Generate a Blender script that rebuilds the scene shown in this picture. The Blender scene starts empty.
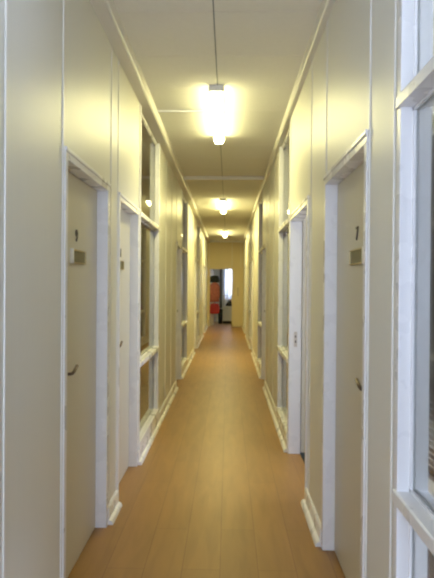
import bpy, bmesh, math, random
from mathutils import Matrix, Vector
random.seed(7)
S = bpy.context.scene
COL = S.collection

# ------------------------------------------------------------------ materials
def mat(name, col, rough=0.5, metal=0.0, spec=0.5, bump=None, emit=None, var=0.0):
    m = bpy.data.materials.new(name); m.use_nodes = True
    nt = m.node_tree; b = nt.nodes['Principled BSDF']
    b.inputs['Base Color'].default_value = (*col, 1)
    b.inputs['Roughness'].default_value = rough
    b.inputs['Metallic'].default_value = metal
    b.inputs['Specular IOR Level'].default_value = spec
    tc = nt.nodes.new('ShaderNodeTexCoord'); mp = nt.nodes.new('ShaderNodeMapping')
    nt.links.new(tc.outputs['Object'], mp.inputs['Vector'])
    nz = nt.nodes.new('ShaderNodeTexNoise'); nt.links.new(mp.outputs['Vector'], nz.inputs['Vector'])
    sc, strength = bump if bump else ((6, 6, 6), 0.0)
    mp.inputs['Scale'].default_value = sc
    nz.inputs['Scale'].default_value = 1.0; nz.inputs['Detail'].default_value = 3
    rr = nt.nodes.new('ShaderNodeMapRange')
    rr.inputs['To Min'].default_value = max(0.02, rough - 0.05); rr.inputs['To Max'].default_value = min(1, rough + 0.05)
    nt.links.new(nz.outputs['Fac'], rr.inputs['Value']); nt.links.new(rr.outputs['Result'], b.inputs['Roughness'])
    if var:
        mx = nt.nodes.new('ShaderNodeMix'); mx.data_type = 'RGBA'
        mx.inputs[6].default_value = (*[c * (1 - var) for c in col], 1)
        mx.inputs[7].default_value = (*[min(1, c * (1 + var)) for c in col], 1)
        nt.links.new(nz.outputs['Fac'], mx.inputs[0]); nt.links.new(mx.outputs[2], b.inputs['Base Color'])
    if strength:
        bp = nt.nodes.new('ShaderNodeBump'); bp.inputs['Strength'].default_value = strength; bp.inputs['Distance'].default_value = 0.002
        nt.links.new(nz.outputs['Fac'], bp.inputs['Height']); nt.links.new(bp.outputs['Normal'], b.inputs['Normal'])
    if emit:
        b.inputs['Emission Color'].default_value = (*emit[0], 1); b.inputs['Emission Strength'].default_value = emit[1]
    return m

M = {}
M['wall'] = mat('cream wall panel', (0.74, 0.725, 0.645), 0.42, spec=0.4, bump=((60, 60, 1.5), 0.12), var=0.02)
M['strip'] = mat('cream cover strip', (0.78, 0.76, 0.69), 0.35)
M['trim'] = mat('white gloss trim', (0.82, 0.81, 0.79), 0.28, spec=0.5)
M['leaf'] = mat('cream door leaf', (0.62, 0.58, 0.46), 0.38, bump=((50, 50, 1.2), 0.08), var=0.02)
M['ceil'] = mat('ceiling board', (0.84, 0.83, 0.77), 0.8, bump=((40, 40, 40), 0.2), var=0.03)
M['room'] = mat('beige room wall', (0.62, 0.56, 0.42), 0.8)
M['end'] = mat('end wall cream', (0.74, 0.63, 0.36), 0.55, var=0.02)
M['brass'] = mat('aged brass', (0.55, 0.44, 0.22), 0.35, metal=0.9)
M['steel'] = mat('bright edge metal', (0.85, 0.83, 0.74), 0.3, metal=0.1)
M['insert'] = mat('brown card insert', (0.15, 0.12, 0.04), 0.4)
M['bronze'] = mat('dark bronze handle', (0.12, 0.085, 0.06), 0.35, metal=0.7)
M['dark'] = mat('dark numeral', (0.06, 0.045, 0.03), 0.4)
M['strike'] = mat('strike plate', (0.62, 0.56, 0.48), 0.4, metal=0.4)
M['plastic'] = mat('white fitting plastic', (0.80, 0.80, 0.78), 0.45)
M['blind'] = mat('grey brown blind', (0.34, 0.30, 0.26), 0.6, var=0.1)
M['railm'] = mat('pale blind head rail', (0.80, 0.76, 0.58), 0.4)
M['red'] = mat('red cloth', (0.40, 0.035, 0.035), 0.8, bump=((30, 30, 8), 0.4), var=0.2)
M['pink'] = mat('dusky pink cloth', (0.48, 0.17, 0.14), 0.9, bump=((14, 14, 10), 0.4), var=0.45)
M['black'] = mat('black cloth', (0.012, 0.016, 0.016), 0.8, var=0.2)
M['green'] = mat('dark grey green cloth', (0.17, 0.185, 0.15), 0.85, var=0.2)
M['grey'] = mat('pale grey cabinet', (0.58, 0.58, 0.56), 0.5)
M['slate'] = mat('dark grey lining', (0.20, 0.22, 0.23), 0.6)
M['wire'] = mat('grey wire', (0.25, 0.25, 0.24), 0.4, metal=0.6)

LAMP = ((1.0, 0.92, 0.43), 36.0)
M['lamp'] = mat('lit diffuser', (0.9, 0.9, 0.85), 0.4, emit=LAMP)

def glass_mat():
    m = bpy.data.materials.new('window glass'); m.use_nodes = True
    nt = m.node_tree; nt.nodes.clear()
    o = nt.nodes.new('ShaderNodeOutputMaterial'); mx = nt.nodes.new('ShaderNodeMixShader')
    tr = nt.nodes.new('ShaderNodeBsdfTransparent'); gl = nt.nodes.new('ShaderNodeBsdfGlossy')
    tr.inputs['Color'].default_value = (0.96, 0.97, 0.96, 1); gl.inputs['Roughness'].default_value = 0.01
    # Schlick reflectance from the viewing angle, the same on both faces of the pane
    ge = nt.nodes.new('ShaderNodeNewGeometry'); dp = nt.nodes.new('ShaderNodeVectorMath'); dp.operation = 'DOT_PRODUCT'
    nt.links.new(ge.outputs['Incoming'], dp.inputs[0]); nt.links.new(ge.outputs['Normal'], dp.inputs[1])
    prev = dp.outputs['Value']
    for op, v in (('ABSOLUTE', None), ('SUBTRACT', 1.0), ('POWER', 5.0), ('MULTIPLY', .96), ('ADD', .04)):
        n = nt.nodes.new('ShaderNodeMath'); n.operation = op
        if op == 'SUBTRACT': n.inputs[0].default_value = v; nt.links.new(prev, n.inputs[1])
        else:
            nt.links.new(prev, n.inputs[0])
            if v is not None: n.inputs[1].default_value = v
        prev = n.outputs[0]
    nt.links.new(prev, mx.inputs[0]); nt.links.new(tr.outputs[0], mx.inputs[1]); nt.links.new(gl.outputs[0], mx.inputs[2])
    nt.links.new(mx.outputs[0], o.inputs['Surface'])
    return m
M['glass'] = glass_mat()

def curtain_mat():
    m = bpy.data.materials.new('sheer white curtain'); m.use_nodes = True
    nt = m.node_tree; nt.nodes.clear()
    o = nt.nodes.new('ShaderNodeOutputMaterial'); mx = nt.nodes.new('ShaderNodeMixShader'); mx.inputs[0].default_value = 0.6
    d = nt.nodes.new('ShaderNodeBsdfDiffuse'); t = nt.nodes.new('ShaderNodeBsdfTranslucent')
    w = nt.nodes.new('ShaderNodeTexWave'); w.inputs['Scale'].default_value = 30
    r = nt.nodes.new('ShaderNodeMix'); r.data_type = 'RGBA'
    r.inputs[6].default_value = (0.80, 0.80, 0.80, 1); r.inputs[7].default_value = (0.86, 0.87, 0.88, 1)
    nt.links.new(w.outputs['Fac'], r.inputs[0])
    nt.links.new(r.outputs[2], d.inputs['Color']); nt.links.new(r.outputs[2], t.inputs['Color'])
    nt.links.new(d.outputs[0], mx.inputs[1]); nt.links.new(t.outputs[0], mx.inputs[2]); nt.links.new(mx.outputs[0], o.inputs['Surface'])
    return m
M['sheer'] = curtain_mat()

def floor_mat():
    m = bpy.data.materials.new('oak laminate planks'); m.use_nodes = True
    nt = m.node_tree; b = nt.nodes['Principled BSDF']; L = nt.links.new
    tc = nt.nodes.new('ShaderNodeTexCoord')
    mp = nt.nodes.new('ShaderNodeMapping'); mp.inputs['Rotation'].default_value = (0, 0, math.pi / 2)
    mp.inputs['Location'].default_value = (0.3, 0.03, 0)
    L(tc.outputs['Object'], mp.inputs['Vector'])
    br = nt.nodes.new('ShaderNodeTexBrick'); br.offset = 0.37; br.offset_frequency = 2
    br.inputs['Color1'].default_value = (0.305, 0.158, 0.043, 1); br.inputs['Color2'].default_value = (0.335, 0.174, 0.048, 1)
    br.inputs['Mortar'].default_value = (0.17, 0.08, 0.028, 1)
    br.inputs['Scale'].default_value = 1; br.inputs['Mortar Size'].default_value = 0.0016
    br.inputs['Mortar Smooth'].default_value = 0.4
    br.inputs['Brick Width'].default_value = 1.28; br.inputs['Row Height'].default_value = 0.195
    L(mp.outputs['Vector'], br.inputs['Vector'])
    m2 = nt.nodes.new('ShaderNodeMapping'); m2.inputs['Scale'].default_value = (16, 2.2, 1); L(tc.outputs['Object'], m2.inputs['Vector'])
    nz = nt.nodes.new('ShaderNodeTexNoise'); nz.inputs['Scale'].default_value = 1; nz.inputs['Detail'].default_value = 5
    nz.inputs['Distortion'].default_value = 0.6
    L(m2.outputs['Vector'], nz.inputs['Vector'])
    cr = nt.nodes.new('ShaderNodeMapRange'); cr.inputs['From Min'].default_value = 0.3; cr.inputs['From Max'].default_value = 0.7
    cr.inputs['To Min'].default_value = 0.88; cr.inputs['To Max'].default_value = 1.10
    L(nz.outputs['Fac'], cr.inputs['Value'])
    mx = nt.nodes.new('ShaderNodeMix'); mx.data_type = 'RGBA'; mx.blend_type = 'MULTIPLY'; mx.inputs[0].default_value = 1
    L(br.outputs['Color'], mx.inputs[6]); L(cr.outputs['Result'], mx.inputs[7]); L(mx.outputs[2], b.inputs['Base Color'])
    b.inputs['Roughness'].default_value = 0.4; b.inputs['Specular IOR Level'].default_value = 0.4
    bp = nt.nodes.new('ShaderNodeBump'); bp.inputs['Strength'].default_value = 0.25; bp.inputs['Distance'].default_value = 0.001; bp.invert = True
    L(br.outputs['Fac'], bp.inputs['Height']); L(bp.outputs['Normal'], b.inputs['Normal'])
    return m
M['floor'] = floor_mat()

# ------------------------------------------------------------------ helpers
class MB:
    def __init__(s): s.bm = bmesh.new(); s.mats = []
    def mi(s, m):
        if m not in s.mats: s.mats.append(m)
        return s.mats.index(m)
    def box(s, x0, x1, y0, y1, z0, z1, m=None):
        x0, x1 = sorted((x0, x1)); y0, y1 = sorted((y0, y1)); z0, z1 = sorted((z0, z1))
        v = [s.bm.verts.new(p) for p in ((x0,y0,z0),(x1,y0,z0),(x1,y1,z0),(x0,y1,z0),(x0,y0,z1),(x1,y0,z1),(x1,y1,z1),(x0,y1,z1))]
        i = s.mi(m) if m else 0
        for f in ((0,3,2,1),(4,5,6,7),(0,1,5,4),(1,2,6,5),(2,3,7,6),(3,0,4,7)):
            s.bm.faces.new([v[k] for k in f]).material_index = i
        return s
    def prism_y(s, prof, y0, y1):            # profile (x,z) swept along y
        a = [s.bm.verts.new((x, y0, z)) for x, z in prof]; b = [s.bm.verts.new((x, y1, z)) for x, z in prof]
        n = len(prof); s.bm.faces.new(a); s.bm.faces.new(b[::-1])
        for k in range(n): s.bm.faces.new((a[k], b[k], b[(k+1) % n], a[(k+1) % n]))
        return s
    def prism_x(s, prof, x0, x1):            # profile (y,z) swept along x
        a = [s.bm.verts.new((x0, y, z)) for y, z in prof]; b = [s.bm.verts.new((x1, y, z)) for y, z in prof]
        n = len(prof); s.bm.faces.new(a); s.bm.faces.new(b[::-1])
        for k in range(n): s.bm.faces.new((a[k], b[k], b[(k+1) % n], a[(k+1) % n]))
        return s
    def tube(s, pts, r, n=10):
        rings = []
        pts = [Vector(p) for p in pts]
        for i, p in enumerate(pts):
            d = (pts[min(i+1, len(pts)-1)] - pts[max(i-1, 0)]).normalized()
            u = d.cross(Vector((0, 0, 1)) if abs(d.z) < .9 else Vector((1, 0, 0))).normalized(); w = d.cross(u)
            rings.append([s.bm.verts.new(p + r * (math.cos(2*math.pi*k/n) * u + math.sin(2*math.pi*k/n) * w)) for k in range(n)])
        for a, b in zip(rings, rings[1:]):
            for k in range(n): s.bm.faces.new((a[k], a[(k+1) % n], b[(k+1) % n], b[k]))
        s.bm.faces.new(rings[0][::-1]); s.bm.faces.new(rings[-1])
        return s
    def loft(s, rings, n=28, folds=7, amp=0.0):   # ring = (cx, cy, z, ra, rb, angle)
        R = []
        for j, (cx, cy, z, ra, rb, ang) in enumerate(rings):
            row = []
            for k in range(n):
                t = 2*math.pi*k/n; f = 1 + amp * math.sin(folds*t + j*.35)
                u, w = ra*f*math.cos(t), rb*f*math.sin(t)
                row.append(s.bm.verts.new((cx + u*math.cos(ang) - w*math.sin(ang), cy + u*math.sin(ang) + w*math.cos(ang), z)))
            R.append(row)
        for a, b in zip(R, R[1:]):
            for k in range(n): s.bm.faces.new((a[k], a[(k+1) % n], b[(k+1) % n], b[k]))
        s.bm.faces.new(R[0][::-1]); s.bm.faces.new(R[-1])
        return s
    def build(s, name, m, parent=None, bevel=0.0, smooth=False, origin=None):
        off = Vector(origin) if origin else (parent_origin(parent) if parent else Vector((0, 0, 0)))
        bmesh.ops.recalc_face_normals(s.bm, faces=s.bm.faces)
        bmesh.ops.translate(s.bm, verts=s.bm.verts, vec=-off)
        me = bpy.data.meshes.new(name); s.bm.to_mesh(me); s.bm.free()
        if s.mats:
            for k in s.mats: me.materials.append(k)
        else: me.materials.append(m)
        o = bpy.data.objects.new(name, me); COL.objects.link(o)
        if parent: o.parent = parent
        elif origin: o.location = origin
        o['wo'] = list(off)
        if smooth:
            for p in me.polygons: p.use_smooth = True
        if bevel:
            b = o.modifiers.new('bevel', 'BEVEL'); b.width = bevel; b.segments = 2; b.limit_method = 'ANGLE'
        return o
def parent_origin(p):
    return Vector(p['wo'])
def empty(name, loc):
    o = bpy.data.objects.new(name, None); COL.objects.link(o); o.location = loc; o['wo'] = list(loc); o.empty_display_size = .1
    return o
def tag(o, label, cat, group=None, kind=None):
    o['label'] = label; o['category'] = cat
    if group: o['group'] = group
    if kind: o['kind'] = kind
    return o
def text(name, body, size, origin, xdir, zdir, m, parent, depth=0.003):
    cu = bpy.data.curves.new(name, 'FONT'); cu.body = body; cu.size = size; cu.extrude = depth; cu.align_x = 'CENTER'; cu.align_y = 'CENTER'
    cu.offset = 0.0015
    to = bpy.data.objects.new(name, cu); COL.objects.link(to)
    dg = bpy.context.evaluated_depsgraph_get(); me = bpy.data.meshes.new_from_object(to.evaluated_get(dg))
    bpy.data.objects.remove(to)
    X = Vector(xdir); Y = Vector(zdir); Z = X.cross(Y)
    T = Matrix((( X.x, Y.x, Z.x, 0), (X.y, Y.y, Z.y, 0), (X.z, Y.z, Z.z, 0), (0, 0, 0, 1)))
    T = Matrix.Translation(Vector(origin) - parent_origin(parent)) @ T
    me.transform(T); me.materials.clear(); me.materials.append(m)
    o = bpy.data.objects.new(name, me); COL.objects.link(o); o.parent = parent; o['wo'] = list(parent_origin(parent))
    return o

# ------------------------------------------------------------------ dimensions
CAM_Z = 1.46
XL, XR = -0.727, 0.540          # wall faces
H = 3.01                        # ceiling
T = 0.088                       # partition thickness
YB, YE = -1.0, 19.6             # back wall, end wall
HEAD = 2.06                     # top of door heads / upper transoms
WTOP = 2.925                    # top of window openings
SILL = 0.165
DEP = 0.056                     # depth of the door leaf behind the wall face
def X(side, d): return XL - d if side < 0 else XR + d

# openings along each wall: (kind, y0, y1)
LEFT = [('D', 2.45, 3.37), ('D', 3.67, 4.50), ('W', 4.56, 5.84), ('D', 7.85, 8.65), ('W', 8.70, 9.95),
        ('D', 12.0, 12.8), ('W', 12.85, 14.1), ('D', 16.1, 16.9), ('W', 16.95, 18.2)]
RIGHT = [('W', -0.35, 1.79), ('D', 2.175, 3.13), ('O', 3.765, 4.90), ('W', 4.92, 5.98), ('D', 7.95, 8.75), ('W', 8.80, 9.98),
         ('D', 12.0, 12.8), ('W', 12.85, 14.1), ('D', 16.1, 16.9), ('W', 16.95, 18.2)]
STRIPS = {-1: [0.6, 1.81, 2.44, 3.44, 3.66, 4.53, 5.87, 6.5, 7.15, 7.82, 10.6, 11.3, 14.8, 15.5, 18.9],
           1: [1.845, 2.165, 3.12, 3.68, 4.91, 6.02, 6.65, 7.3, 7.92, 10.6, 11.3, 14.8, 15.5, 18.9]}

# ------------------------------------------------------------------ shell
fl = MB().box(-3.2, 3.2, YB - .2, 23, -0.1, 0).build('floor', M['floor'])
tag(fl, 'orange-brown wood laminate plank floor running down the corridor', 'floor', kind='structure')
cb = MB().box(-3.2, 3.2, YB - .2, 23, H + 0.012, H + 0.1)
ce = cb.build('ceiling', M['slate'])
tag(ce, 'off-white boarded corridor ceiling with a dark centre joint', 'ceiling', kind='structure')
bb = MB()
y = 3.19 - 0.61 * 8
while y < 23:
    for a, b in ((XL - T, -0.0975), (-0.0905, XR + T)):
        bb.box(a, b, y + .002, y + .608, H, H + .0125)
    y += 0.61
bb.build('ceiling_board', M['ceil'], ce)
MB().box(-3.2, XL - T - .003, YB, 22.9, H, H + .0125).box(XR + T + .003, 3.2, YB, 22.9, H, H + .0125).build('room_ceiling', M['ceil'], ce)

def make_wall(side, ops, name, label):
    w = MB(); x0, x1 = X(side, 0), X(side, T)
    y = YB
    for k, a, b in ops:
        if a > y: w.box(x0, x1, y, a, 0, H)
        if k == 'W':
            w.box(x0, x1, a, b, 0, 0.10); w.box(x0, x1, a, b, WTOP, H)
        else: w.box(x0, x1, a, b, HEAD, H)
        y = b
    w.box(x0, x1, y, YE, 0, H)
    o = w.build(name, M['wall'])
    tag(o, label, 'wall', kind='structure')
    for s in STRIPS[side]:
        z0 = 0.1
        for k, a, b in ops:
            if a - .001 < s < b + .001: z0 = HEAD + .01
        MB().box(X(side, .001), X(side, -.005), s - .009, s + .009, z0, H - .085).build('seam_strip', M['strip'], o, bevel=.002)
    return o
make_wall(-1, LEFT, 'wall_left', 'left corridor wall of cream panels with thin cover strips')
make_wall(1, RIGHT, 'wall_right', 'right corridor wall of cream panels with thin cover strips')

# cornices: a wide boxed one on the left, a slimmer one on the right
p = [(XL, H), (XL, H - .085)] + [(XL + .068 + .020 * math.sin(t), H - .065 - .020 * math.cos(t)) for t in [k * math.pi / 12 for k in range(7)]] + [(XL + .088, H)]
tag(MB().prism_y(p, YB, YE).build('trim_1', M['strip']), 'wide pale cornice along top of left wall', 'cornice', kind='structure')
p = [(XR, H), (XR, H - .082)] + [(XR - .024 - .016 * math.sin(t), H - .066 - .016 * math.cos(t)) for t in [k * math.pi / 12 for k in range(7)]] + [(XR - .040, H)]
tag(MB().prism_y(p, YB, YE).build('trim_2', M['strip']), 'slim pale cornice along top of right wall', 'cornice', kind='structure')
tag(MB().box(XL + .087, XR - .041, 8.0, 8.07, H - .045, H).build('trim_3', M['strip'], bevel=.006),
    'pale cover batten crossing the ceiling beyond the nearest light', 'batten', kind='structure')

# baseboards between the openings
def baseboards(side, ops, spans, words):
    for i, (a, b) in enumerate(spans):
        n = 'baseboard_' + ('left' if side < 0 else 'right')
        pr = [(X(side, 0), 0), (X(side, 0), .105), (X(side, -.010), .105), (X(side, -.016), .095), (X(side, -.016), 0)]
        o = MB().prism_y(pr, a, b).build(n, M['trim'])
        tag(o, words[i], 'baseboard', kind='structure')
        q = [(X(side, -.0155), 0)] + [(X(side, -.016 - .026 * math.cos(t)), .028 * math.sin(t)) for t in [k * math.pi / 12 for k in range(7)]] 
        MB().prism_y(q, a, b).build('quadrant_bead', M['trim'], o)
baseboards(-1, LEFT, [(YB, 2.448), (3.372, 3.668), (4.502, 7.848), (8.652, 11.998), (12.802, 16.098), (16.902, YE)],
    ['white baseboard under the nearest left panels in front of the first left door', 'short white baseboard on the pillar between the two near left doors',
     'long white baseboard under first left window', 'white baseboard under second left window', 'white baseboard under third left window', 'white baseboard at far end of left wall'])
baseboards(1, RIGHT, [(YB, 2.173), (3.132, 3.763), (4.902, 7.948), (8.752, 11.998), (12.802, 16.098), (16.902, YE)],
    ['white baseboard below the nearest right window', 'short white baseboard on the right pillar before the open doorway',
     'long white baseboard just beyond the open right doorway', 'white baseboard under third window on the right', 'white baseboard under fourth window on the right', 'white baseboard at far end of right wall'])

# ------------------------------------------------------------------ doors
def door(n, side, y0, y1, label, number=None, plate=None, handle=None, is_open=False):
    r = empty('door_%d' % n, (X(side, DEP), (y0 + y1) / 2, 0)); tag(r, label, 'door', kind='structure')
    fw = .042; P = -.010
    back = T + .008 if is_open else DEP + .045
    f = MB()
    f.box(X(side, P), X(side, back), y0, y0 + fw, 0, HEAD - .045)
    f.box(X(side, P), X(side, back), y1 - fw, y1, 0, HEAD - .045)
    f.box(X(side, P), X(side, back), y0, y1, HEAD - .045, HEAD)
    f.box(X(side, P - .006), X(side, 0), y0 - .001, y1 + .001, HEAD - .014, HEAD + .006)      # drip lip on the head
    f.build('door_frame', M['trim'], r, bevel=.003)
    if is_open:
        for yy in (y1 - fw,):
            s = MB().box(X(side, .035), X(side, .062), yy, yy - .002, .93, 1.06, M['strike'])
            s.box(X(side, .043), X(side, .054), yy - .0021, yy - .003, 1.01, 1.028, M['dark']).box(X(side, .043), X(side, .054), yy - .0021, yy - .003, .965, .985, M['dark'])
            s.build('strike_plate', M['strike'], r)
        lf = MB().box(X(side, T + .012), X(side, T + .75), y0 + .045, y0 + .085, .006, HEAD - .05).build('door_leaf', M['leaf'], r, bevel=.002)
        return r
    lf = MB().box(X(side, DEP), X(side, DEP + .04), y0 + fw + .002, y1 - fw - .002, .005, HEAD - .048).build('door_leaf', M['leaf'], r, bevel=.002)
    fx = X(side, DEP); inn = -side
    if number:
        yy, z, body, size = number
        text('door_number', body, size, (fx + inn * .002, yy, z), (0, -side, 0), (0, 0, 1), M['dark'], lf)
    if plate:
        a, b, z0, z1 = plate
        q = MB(); t = .006
        q.box(fx, fx + inn * .006, a, b, z0, z1, M['insert'])
        q.box(fx, fx + inn * .012, a, b, z1 - t, z1, M['brass']).box(fx, fx + inn * .012, a, b, z0, z0 + t, M['brass'])
        q.box(fx, fx + inn * .016, a - .004, a + .010, z0 - .002, z1 + .002, M['steel']).box(fx, fx + inn * .012, b - .006, b, z0, z1, M['brass'])
        q.build('name_plate', M['brass'], lf)
    if handle:
        yh, z, dr = handle
        h = MB()
        h.box(fx, fx + inn * .006, yh - .02, yh + .02, z - .07, z + .05, M['leaf'])
        h.tube([(fx + inn * .004, yh, z), (fx + inn * .018, yh, z), (fx + inn * .026, yh + dr * .004, z + .002), (fx + inn * .030, yh + dr * .02, z + .010), (fx + inn * .030, yh + dr * .075, z + .030)], .008)
        h.mi(M['bronze'])
        for fc in h.bm.faces:
            if len(fc.verts) != 4 or fc.material_index != 0: pass
        o = h.build('door_handle', M['bronze'], lf, smooth=False)
        for pz in o.data.polygons[6:]: pz.material_index = 1; pz.use_smooth = True
    return r

door(1, -1, 2.45, 3.37, 'nearest left door with dark numeral above a brass name plate', (2.87, 1.705, '9', .085), (2.765, 3.03, 1.565, 1.635), (2.715, 1.02, 1))
door(2, -1, 3.67, 4.50, 'second left door beyond the narrow pillar and before a window', (4.055, 1.685, '1', .085), (3.90, 4.14, 1.565, 1.63), (3.90, 1.02, 1))
door(3, -1, 7.85, 8.65, 'third left door beyond the first left window', None, None, (8.28, 1.05, 1))
door(4, -1, 12.0, 12.8, 'fourth left door beyond the second left window', None, None, (12.5, 1.05, -1))
door(5, -1, 16.1, 16.9, 'fifth left door close to far end of corridor', None, None, (16.5, 1.05, -1))
door(6, 1, 2.175, 3.13, 'nearest right door with dark numeral above a brass name plate', (2.60, 1.70, '7', .085), (2.44, 2.72, 1.56, 1.63), (2.39, 1.02, 1))
door(7, 1, 3.765, 4.90, 'open doorway on the right with a strike plate on its white jamb', is_open=True)
door(8, 1, 7.95, 8.75, 'right door just beyond the second window on the right', None, None, (8.62, 1.05, -1))
door(9, 1, 12.0, 12.8, 'right door between third and fourth right windows', None, None, (12.5, 1.05, -1))
door(10, 1, 16.1, 16.9, 'right door close to far end of corridor', None, None, (16.5, 1.05, -1))

# ------------------------------------------------------------------ corridor windows
GD = 0.042
def window(n, side, y0, y1, label):
    r = empty('window_%d' % n, (X(side, GD), (y0 + y1) / 2, .10)); tag(r, label, 'window', kind='structure')
    fw = .035; P = -.008
    f = MB()
    f.box(X(side, P), X(side, T + .002), y0, y0 + fw, .10, WTOP).box(X(side, P), X(side, T + .002), y1 - fw, y1, .10, WTOP)
    f.box(X(side, .02), X(side, T + .002), y0 + fw, y1 - fw, WTOP - .022, WTOP)
    f.build('window_frame', M['trim'], r, bevel=.003)
    g = MB()                                       # glazing beads around the three lights
    lights = [(SILL, .82 - .04), (.82, HEAD - .045), (HEAD, WTOP - .022)]
    for a, b in lights:
        for d0, d1 in ((GD - .012, GD - .004), (GD + .004, GD + .012)):
            g.box(X(side, d0), X(side, d1), y0 + fw, y0 + fw + .01, a, b).box(X(side, d0), X(side, d1), y1 - fw - .01, y1 - fw, a, b)
            g.box(X(side, d0), X(side, d1), y0 + fw, y1 - fw, a, a + .01).box(X(side, d0), X(side, d1), y0 + fw, y1 - fw, b - .01, b)
    g.build('glazing_bead', M['trim'], r)
    def rail(name, z0, z1, ch):
        pr = [(X(side, -.016), z0), (X(side, -.016), z1 - ch), (X(side, -.016 + ch), z1), (X(side, T + .002), z1), (X(side, T + .002), z0)]
        MB().prism_y(pr, y0 + fw * .2, y1 - fw * .2).build(name, M['trim'], r, bevel=.002)
    rail('transom', .82 - .04, .82, .004); rail('transom', HEAD - .042, HEAD, .006); rail('sill', .101, SILL, .004)
    gl = MB()
    for a, b in lights: gl.box(X(side, GD - .002), X(side, GD + .002), y0 + fw, y1 - fw, a, b)
    gl.build('glass', M['glass'], r)
    return r
window(1, -1, 4.56, 5.84, 'first left window, floor to ceiling in three lights, next to second door')
window(2, -1, 8.70, 9.95, 'second left three-light window beyond third left door')
window(3, -1, 12.85, 14.1, 'third left three-light window far down corridor')
window(4, -1, 16.95, 18.2, 'last left three-light window next to end wall')
window(5, 1, -0.35, 1.79, 'nearest right window with blue-white frame and dark blind behind glass')
window(6, 1, 4.92, 5.98, 'second right window beside the open doorway')
window(7, 1, 8.80, 9.98, 'third right three-light window beyond the open doorway')
window(8, 1, 12.85, 14.1, 'fourth right three-light window far down corridor')
window(9, 1, 16.95, 18.2, 'last right three-light window next to end wall')

# venetian blind behind the nearest right window
vb = empty('venetian_blind', (XR + T + .04, .75, .84))
tag(vb, 'closed grey-brown blind with pale head rail behind nearest right window', 'blind')
MB().box(XR + T + .012, XR + T + .055, -.45, 1.93, 1.955, 2.005).build('head_rail', M['railm'], vb, bevel=.003)
sl = MB(); xx = XR + T + .034
z = .87
while z < 1.95:
    pr = [(xx - .006, z + .012), (xx - .0045, z + .0125), (xx + .006, z - .012), (xx + .0045, z - .0125)]
    sl.prism_y(pr, -.44, 1.92); z += .0205
sl.build('slats', M['blind'], vb)
MB().box(xx - .012, xx + .012, -.44, 1.92, .845, .858).build('bottom_rail', M['blind'], vb)
for yy in (0.1, 1.5, 1.84): MB().tube([(xx - .008, yy, .85), (xx - .008, yy, 1.96)], .0012, 6).build('ladder_cord', M['railm'], vb)

# ------------------------------------------------------------------ side rooms and outer walls
def wallbox(name, boxes, label, m='room'):
    w = MB()
    for b in boxes: w.box(*b)
    return tag(w.build(name, M[m]), label, 'wall', kind='structure')
wallbox('wall_outer_left', [(-3.2, -3.0, YB, 22.9, 0, H)], 'outer wall of rooms on the left side')
wallbox('wall_outer_right', [(3.0, 3.2, YB, .4, 0, H), (3.0, 3.2, .4, 2.8, 0, .9), (3.0, 3.2, .4, 2.8, 2.3, H), (3.0, 3.2, 2.8, 3.6, 0, H), (3.0, 3.2, 3.6, 4.7, 0, .9), (3.0, 3.2, 3.6, 4.7, 2.3, H), (3.0, 3.2, 4.7, 22.9, 0, H)],  # near opening is added, to brighten the room behind the blind
        'outer wall of rooms on the right side with two window openings, the near one added to light its room')
wallbox('wall_partition_near', [(XR + T, 3.0, 3.25, 3.35, 0, H)], 'partition between the two near right rooms')
wallbox('wall_partition_added', [(XR + T + .02, 3.0, 4.885, 4.935, 0, H)], 'added unseen partition keeping daylight of the open doorway room from the next window')  # unseen partition, added so the next room stays dim behind its glass
wallbox('wall_partition_left', [(-3.0, XL - T, 4.52, 4.56, 0, H), (-3.0, XL - T, 8.2, 8.3, 0, H)], 'partitions between the left rooms')
M['carpet'] = mat('dark green carpet', (0.03, 0.04, 0.04), 0.95, var=.2)
tag(MB().box(XR + T + .01, 2.99, 3.36, 4.875, 0, .008).build('floor', M['carpet']), 'dark carpet floor of the room behind the open right doorway', 'floor', kind='structure')
M['greycarpet'] = mat('brown grey carpet', (0.09, 0.08, 0.07), 0.95, var=.2)
tag(MB().box(XR + T + .01, 2.99, YB + .01, 3.24, 0, .008).build('floor', M['greycarpet']), 'brown-grey carpet floor of the room behind the nearest right window', 'floor', kind='structure')
# back wall behind the viewer: tall glazed opening that lets the daylight in
wallbox('wall_back', [(-3.2, -.68, YB - .2, YB, 0, H), (.5, 3.2, YB - .2, YB, 0, H), (-.68, .5, YB - .2, YB, 0, .8), (-.68, .5, YB - .2, YB, 2.5, H)],
        'wall behind the viewer with a tall window', 'wall')
bw = empty('window_10', (-.09, YB - .1, .8)); tag(bw, 'tall window at the near end of the corridor behind the viewer', 'window', kind='structure')
fb = MB().box(-.68, -.62, YB - .15, YB - .05, .8, 2.5).box(.44, .5, YB - .15, YB - .05, .8, 2.5).box(-.62, .44, YB - .15, YB - .05, .8, .86).box(-.62, .44, YB - .15, YB - .05, 2.44, 2.5).box(-.62, .44, YB - .15, YB - .05, 1.95, 2.0)
fb.build('window_frame', M['trim'], bw)
MB().box(-.62, .44, YB - .102, YB - .098, .86, 1.95).box(-.62, .44, YB - .102, YB - .098, 2.0, 2.44).build('glass', M['glass'], bw)

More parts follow.
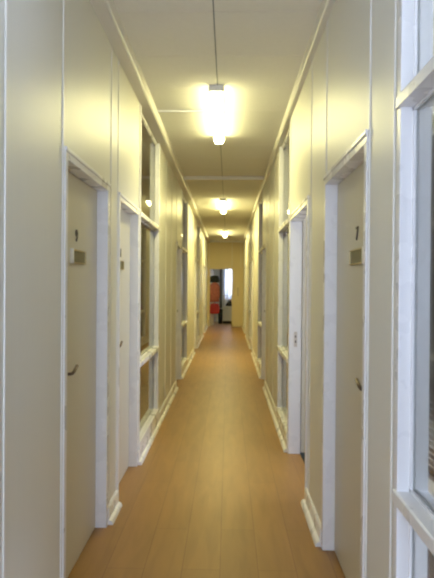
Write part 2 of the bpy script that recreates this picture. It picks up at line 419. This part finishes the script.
# ------------------------------------------------------------------ end wall with double door
DX0, DX1, DH = -.665, .135, 2.02
we = wallbox('wall_end', [(-3.2, DX0, YE, YE + .1, 0, H), (DX0, .505, YE, YE + .1, DH + .03, H), (.505, 3.2, YE, YE + .1, 0, H)],
             'cream end wall closing the corridor above the double door', 'end')
for xx in (-.665, -.02 + .155, .44): MB().box(xx - .008, xx + .008, YE - .004, YE, DH + .05, H).build('seam_strip', M['strip'], we)
MB().box(XL, XR, YE - .02, YE, H - .06, H).build('cornice_strip', M['strip'], we)
de = empty('door_11', (DX0, YE + .05, 0)); tag(de, 'double door in end wall, left leaf open and narrow right leaf shut', 'door', kind='structure')
MB().box(DX0, DX0 + .03, YE - .012, YE + .09, 0, DH).box(DX0, .505, YE - .012, YE + .09, DH, DH + .03).box(.475, .505, YE - .012, YE + .09, 0, DH).build('door_frame', M['end'], de, bevel=.002)
rl = MB().box(DX1, .475, YE + .02, YE + .06, .005, DH).build('fixed_leaf', M['end'], de, bevel=.002)
MB().box(DX1, .475, YE + .008, YE + .02, .74, .79).box(DX1, DX1 + .03, YE + .008, YE + .02, .005, DH).box(.445, .475, YE + .008, YE + .02, .005, DH).box(DX1, .475, YE + .008, YE + .02, .005, .12).build('leaf_rail', M['end'], rl, bevel=.003)
MB().box(.31, .375, YE + .014, YE + .02, 1.08, 1.38).build('finger_plate', M['brass'], rl, bevel=.002)
# open leaf swung into the room
a0 = Vector((-.655, YE + .11, 0)); dv = Vector((.2, .98, 0)).normalized(); nv = Vector((dv.y, -dv.x, 0))
def leafbox(mb, s0, s1, n0, n1, z0, z1):
    vs = []
    for z in (z0, z1):
        for s_, n_ in ((s0, n0), (s1, n0), (s1, n1), (s0, n1)):
            q = a0 + dv * s_ + nv * n_; vs.append(mb.bm.verts.new((q.x, q.y, z)))
    for f in ((0,3,2,1),(4,5,6,7),(0,1,5,4),(1,2,6,5),(2,3,7,6),(3,0,4,7)): mb.bm.faces.new([vs[k] for k in f])
    return mb
ol = leafbox(MB(), 0, .76, -.04, 0, .006, DH - .005).build('open_leaf', M['end'], de, bevel=.002)
hk = MB()
for s_ in (.18, .42, .58):
    q = a0 + dv * s_
    hk.tube([(q.x, q.y, 1.62), (q.x + nv.x*.05, q.y + nv.y*.05, 1.60), (q.x + nv.x*.065, q.y + nv.y*.065, 1.63)], .006, 8)
q = a0 + dv * .18
hk.tube([(q.x, q.y, .90), (q.x + nv.x*.07, q.y + nv.y*.07, .875), (q.x + nv.x*.11, q.y + nv.y*.11, .9)], .006, 8)
hk.build('coat_hook', M['bronze'], ol)
ang = math.radians(38)
def hang(s_, n_): 
    q = a0 + dv * s_ + nv * n_; return q.x, q.y
# dusky pink jacket, black hat above it, red bag below
cx, cy = hang(.18, .15)
jk = empty('jacket', (cx, cy, .86)); tag(jk, 'dusky pink and tan jacket hanging on the open door at corridor end', 'jacket')
MB().loft([(cx, cy, .86, .20, .060, ang), (cx, cy, 1.1, .19, .065, ang), (cx, cy, 1.3, .185, .065, ang), (cx, cy, 1.44, .17, .06, ang), (cx, cy, 1.52, .12, .045, ang), (cx, cy, 1.55, .06, .035, ang)], folds=9, amp=.06).build('jacket_body', M['pink'], jk, smooth=True)
for sg in (-1, 1):
    px, py = cx + sg * .17 * math.cos(ang), cy + sg * .17 * math.sin(ang)
    MB().loft([(px, py, 1.0, .045, .045, ang), (px, py, 1.2, .05, .05, ang), (px - sg*.01, py, 1.4, .055, .05, ang), (px - sg*.02, py, 1.49, .04, .04, ang)], n=14, folds=4, amp=.05).build('sleeve', M['pink'], jk, smooth=True)
hx, hy = hang(.18, .15)
ht = empty('black_hat', (hx, hy, 1.50)); tag(ht, 'black soft hat hung over the pink jacket at corridor end', 'hat')
MB().loft([(hx, hy, 1.565, .185, .11, ang), (hx, hy, 1.62, .20, .12, ang), (hx, hy, 1.70, .195, .115, ang), (hx, hy, 1.77, .165, .10, ang), (hx, hy, 1.795, .07, .05, ang)], folds=5, amp=.04).build('crown', M['black'], ht, smooth=True)
MB().loft([(hx, hy, 1.55, .20, .10, ang), (hx, hy, 1.562, .205, .105, ang), (hx, hy, 1.572, .17, .10, ang)], folds=3, amp=.03).build('brim', M['black'], ht, smooth=True)
bx_, by_ = hang(.18, .15)
bg = empty('red_bag', (bx_, by_, .42)); tag(bg, 'red cloth bag hanging below the pink jacket on the open door', 'bag')
MB().loft([(bx_, by_, .43, .13, .05, ang), (bx_, by_, .47, .20, .075, ang), (bx_, by_, .62, .225, .085, ang), (bx_, by_, .72, .20, .075, ang), (bx_, by_, .80, .16, .05, ang)], folds=6, amp=.06).build('bag_body', M['red'], bg, smooth=True)
p0 = (bx_ - .07, by_ - .055); p1 = (bx_ + .07, by_ + .055)
MB().tube([(p0[0], p0[1], .77), (p0[0]*.7+p1[0]*.3, p0[1]*.7+p1[1]*.3, .82), (bx_, by_, .835), (p1[0]*.7+p0[0]*.3, p1[1]*.7+p0[1]*.3, .82), (p1[0], p1[1], .77)], .008, 8).build('strap', M['red'], bg, smooth=True)

# room beyond: window wall, curtains, cabinet
YF = 22.4
wallbox('wall_far', [(-3.2, -.06, YF, YF + .2, 0, H), (1.9, 3.2, YF, YF + .2, 0, H), (-.06, 1.9, YF, YF + .2, 0, 1.0), (-.06, 1.9, YF, YF + .2, 2.5, H)],
        'pale wall of the room beyond the end door', 'wall')
wf = empty('window_11', (.92, YF + .1, 1.0)); tag(wf, 'daylit window behind the white curtain in the far room', 'window', kind='structure')
MB().box(-.06, 0, YF + .06, YF + .14, 1.0, 2.5).box(1.84, 1.9, YF + .06, YF + .14, 1.0, 2.5).box(0, 1.84, YF + .06, YF + .14, 1.0, 1.06).box(0, 1.84, YF + .06, YF + .14, 2.44, 2.5).box(.9, .96, YF + .06, YF + .14, 1.06, 2.44).build('window_frame', M['trim'], wf)
MB().box(0, .9, YF + .098, YF + .102, 1.06, 2.44).box(.96, 1.84, YF + .098, YF + .102, 1.06, 2.44).build('glass', M['glass'], wf)
def curtain(name, x0, x1, z0, z1, yc, m, label, waves, amp):
    b = bmesh.new(); n = 120; rows = 8; g = []
    for j in range(rows + 1):
        z = z0 + (z1 - z0) * j / rows; k_ = 1 - .35 * j / rows
        g.append([b.verts.new((x0 + (x1 - x0) * i / n, yc + amp * k_ * math.sin(waves * 2 * math.pi * i / n + .3 * math.sin(j)), z)) for i in range(n + 1)])
    for j in range(rows):
        for i in range(n): b.faces.new((g[j][i], g[j][i+1], g[j+1][i+1], g[j+1][i]))
    h = MB(); h.bm.free(); h.bm = b
    o = h.build(name, m, smooth=True, origin=((x0 + x1) / 2, yc, z0))
    tag(o, label, 'curtain'); return o
curtain('sheer_curtain', -.17, 1.95, .90, 2.55, YF - .10, M['sheer'], 'bright white sheer curtain over window in the far room', 14, .03)
c2 = curtain('drawn_curtain', -.33, -.24, .55, 2.55, YF - .14, M['green'], 'dark grey-green curtain bunched at left edge of far window', 3, .035)
so = c2.modifiers.new('thick', 'SOLIDIFY'); so.thickness = .012
cr_ = MB().tube([(-.45, YF - .11, 2.57), (2.05, YF - .11, 2.57)], .012, 10).box(-.44, -.42, YF - .12, YF, 2.56, 2.58)  .box(2.02, 2.04, YF - .12, YF, 2.56, 2.58).build('curtain_rod', M['wire'], origin=(.5, YF - .11, 2.57))
tag(cr_, 'grey rod holding the curtains of the far window', 'curtain rod')

CY = 21.2
cab = empty('cabinet', (-.04, CY + .2, 0)); tag(cab, 'pale grey low cabinet with black plinth in far room', 'cabinet')
MB().box(-.19, .42, CY, CY + .42, .10, .66).build('body', M['grey'], cab, bevel=.004)
MB().box(-.19, .42, CY - .005, CY + .41, 0, .10).build('plinth', M['black'], cab)
for a, b in ((-.185, .11), (.12, .415)):
    d = MB().box(a, b, CY - .018, CY, .12, .645).build('door', M['grey'], cab, bevel=.003)
    MB().box((a + b) / 2 - .04, (a + b) / 2 + .04, CY - .03, CY - .018, .58, .592).build('pull_handle', M['wire'], d)
hb = empty('handbag', (.06, CY + .18, .66)); tag(hb, 'small black bag lying on the pale grey cabinet', 'bag')
MB().loft([(.06, CY + .18, .661, .14, .09, 0), (.06, CY + .18, .70, .15, .10, 0), (.065, CY + .18, .78, .11, .07, 0), (.08, CY + .18, .85, .05, .03, 0)], folds=3, amp=.05).build('bag_body', M['black'], hb, smooth=True)
MB().tube([(.0, CY + .18, .78), (.03, CY + .18, .90), (.10, CY + .18, .91), (.13, CY + .18, .76)], .008, 8).build('bag_handle', M['black'], hb, smooth=True)
wr = empty('wire_rack', (-.02, CY + .33, .66)); tag(wr, 'thin grey wire rack standing on back of the cabinet', 'rack')
for a in (-.16, .12): MB().tube([(a, CY + .33, .66), (a, CY + .33, 1.06)], .009, 8).build('upright', M['wire'], wr)
for z in (.86, 1.06): MB().tube([(-.16, CY + .33, z), (.12, CY + .33, z)], .007, 8).build('cross_bar', M['wire'], wr)
bn = empty('waste_bin', (-.285, CY - .05, 0)); tag(bn, 'black waste bin on floor left of the pale grey cabinet', 'bin')
MB().loft([(-.285, CY - .05, 0.0, .075, .075, 0), (-.285, CY - .05, .3, .088, .088, 0), (-.285, CY - .05, .50, .092, .092, 0)], folds=1, amp=0).build('bin_body', M['black'], bn, smooth=True)
MB().loft([(-.285, CY - .05, .50, .098, .098, 0), (-.285, CY - .05, .535, .098, .098, 0), (-.285, CY - .05, .56, .05, .05, 0)], folds=1, amp=0).build('lid', M['black'], bn)

# ------------------------------------------------------------------ ceiling lights
LX = -.105
def light(y0, label, first=True):
    y1 = y0 + 1.5
    r = empty('ceiling_light', (LX, (y0 + y1) / 2, H)); tag(r, label, 'ceiling light', 'batten lights along the corridor ceiling')
    MB().prism_y([(LX - .056, H), (LX - .056, H - .012), (LX - .045, H - .032), (LX + .045, H - .032), (LX + .056, H - .012), (LX + .056, H)], y0, y1).build('housing', M['plastic'], r)
    pr = [(LX + .050 * math.cos(t) , H - .034 - .046 * min(1, 1.35 * abs(math.sin(t)))) for t in [-math.pi * k / 16 for k in range(17)]]
    MB().prism_y(pr, y0 + .014, y1 - .014).build('diffuser', M['lamp'], r)
    for a in (y0 - .004, y1 - .014):
        MB().box(LX - .058, LX + .058, a, a + .018, H - .05, H - .001).build('end_cap', M['plastic'], r, bevel=.003)
def lamp(y0):                                       # the tubes' downward light, at the underside of each diffuser
    l = bpy.data.lights.new('tube_light', 'AREA'); l.shape = 'RECTANGLE'; l.size = .08; l.size_y = 1.46; l.color = (1.0, .93, .43) if y0 < 6 else (1.0, .86, .31); l.energy = 15 if y0 < 6 else 34
    o = bpy.data.objects.new('tube_light', l); COL.objects.link(o); o.location = (LX, y0 + .75, H - .0815)
for yy in (4.35, 10.05, 15.85): lamp(yy)
light(4.35, 'nearest fluorescent ceiling light, largest of the three')
light(10.05, 'middle fluorescent ceiling light beyond the ceiling batten')
light(15.85, 'farthest fluorescent ceiling light close to end wall')
cdt = MB().box(XL + .086, LX - .057, 4.97, 5.0, H - .018, H).build('cable_trunking', M['plastic'], bevel=.002, origin=(-.4, 4.985, H))
tag(cdt, 'white cable trunking on ceiling running to nearest light', 'cable trunking')

# ------------------------------------------------------------------ world, camera, view
w = bpy.data.worlds.new('daylight'); S.world = w; w.use_nodes = True
bgn = w.node_tree.nodes['Background']; bgn.inputs['Color'].default_value = (0.60, 0.70, 1.0, 1); bgn.inputs['Strength'].default_value = 15.0

def portal(name, loc, rot, sx, sy):
    # sampling aid only: tells Cycles that the sky enters through this modelled window opening
    l = bpy.data.lights.new(name, 'AREA'); l.shape = 'RECTANGLE'; l.size = sx; l.size_y = sy; l.cycles.is_portal = True
    o = bpy.data.objects.new(name, l); COL.objects.link(o); o.location = loc; o.rotation_euler = rot
portal('window_portal', (-.09, YB - .19, 1.65), (math.pi / 2, 0, 0), 1.18, 1.7)
portal('window_portal', (.92, YF + .19, 1.75), (-math.pi / 2, 0, 0), 1.96, 1.5)
portal('window_portal', (3.19, 4.15, 1.6), (0, math.pi / 2, 0), 1.4, 1.1)
portal('window_portal', (3.19, 1.6, 1.6), (0, math.pi / 2, 0), 1.4, 2.4)  # the opening added to brighten the near right room


F = 560.0
cam = bpy.data.cameras.new('camera'); co = bpy.data.objects.new('camera', cam); COL.objects.link(co)
cam.sensor_fit = 'VERTICAL'; cam.sensor_height = 36; cam.lens = F / 578 * 36; cam.clip_start = .02; cam.clip_end = 100
yaw = math.atan(11 / F); pitch = math.atan(4 / F); roll = math.radians(.43)
co.matrix_world = Matrix.Translation((0, 0, CAM_Z)) @ Matrix.Rotation(yaw, 4, 'Z') @ Matrix.Rotation(math.pi / 2 - pitch, 4, 'X') @ Matrix.Rotation(roll, 4, 'Z')
S.camera = co
vs = S.view_settings; vs.view_transform = 'Standard'; vs.look = 'None'; vs.gamma = 1; vs.exposure = 0; vs.use_curve_mapping = False
S.display_settings.display_device = 'sRGB'
c = S.cycles; c.use_adaptive_sampling = False; c.use_denoising = True; c.denoiser = 'OPENIMAGEDENOISE'; c.denoising_prefilter = 'ACCURATE'; c.pixel_filter_type = 'BLACKMAN_HARRIS'; c.filter_width = 2.2;  c.max_bounces = 12; c.diffuse_bounces = 8; c.glossy_bounces = 6; c.transparent_max_bounces = 12; c.sample_clamp_indirect = 3
c.caustics_reflective = False; c.caustics_refractive = False
for o in S.objects:
    if 'wo' in o: del o['wo']
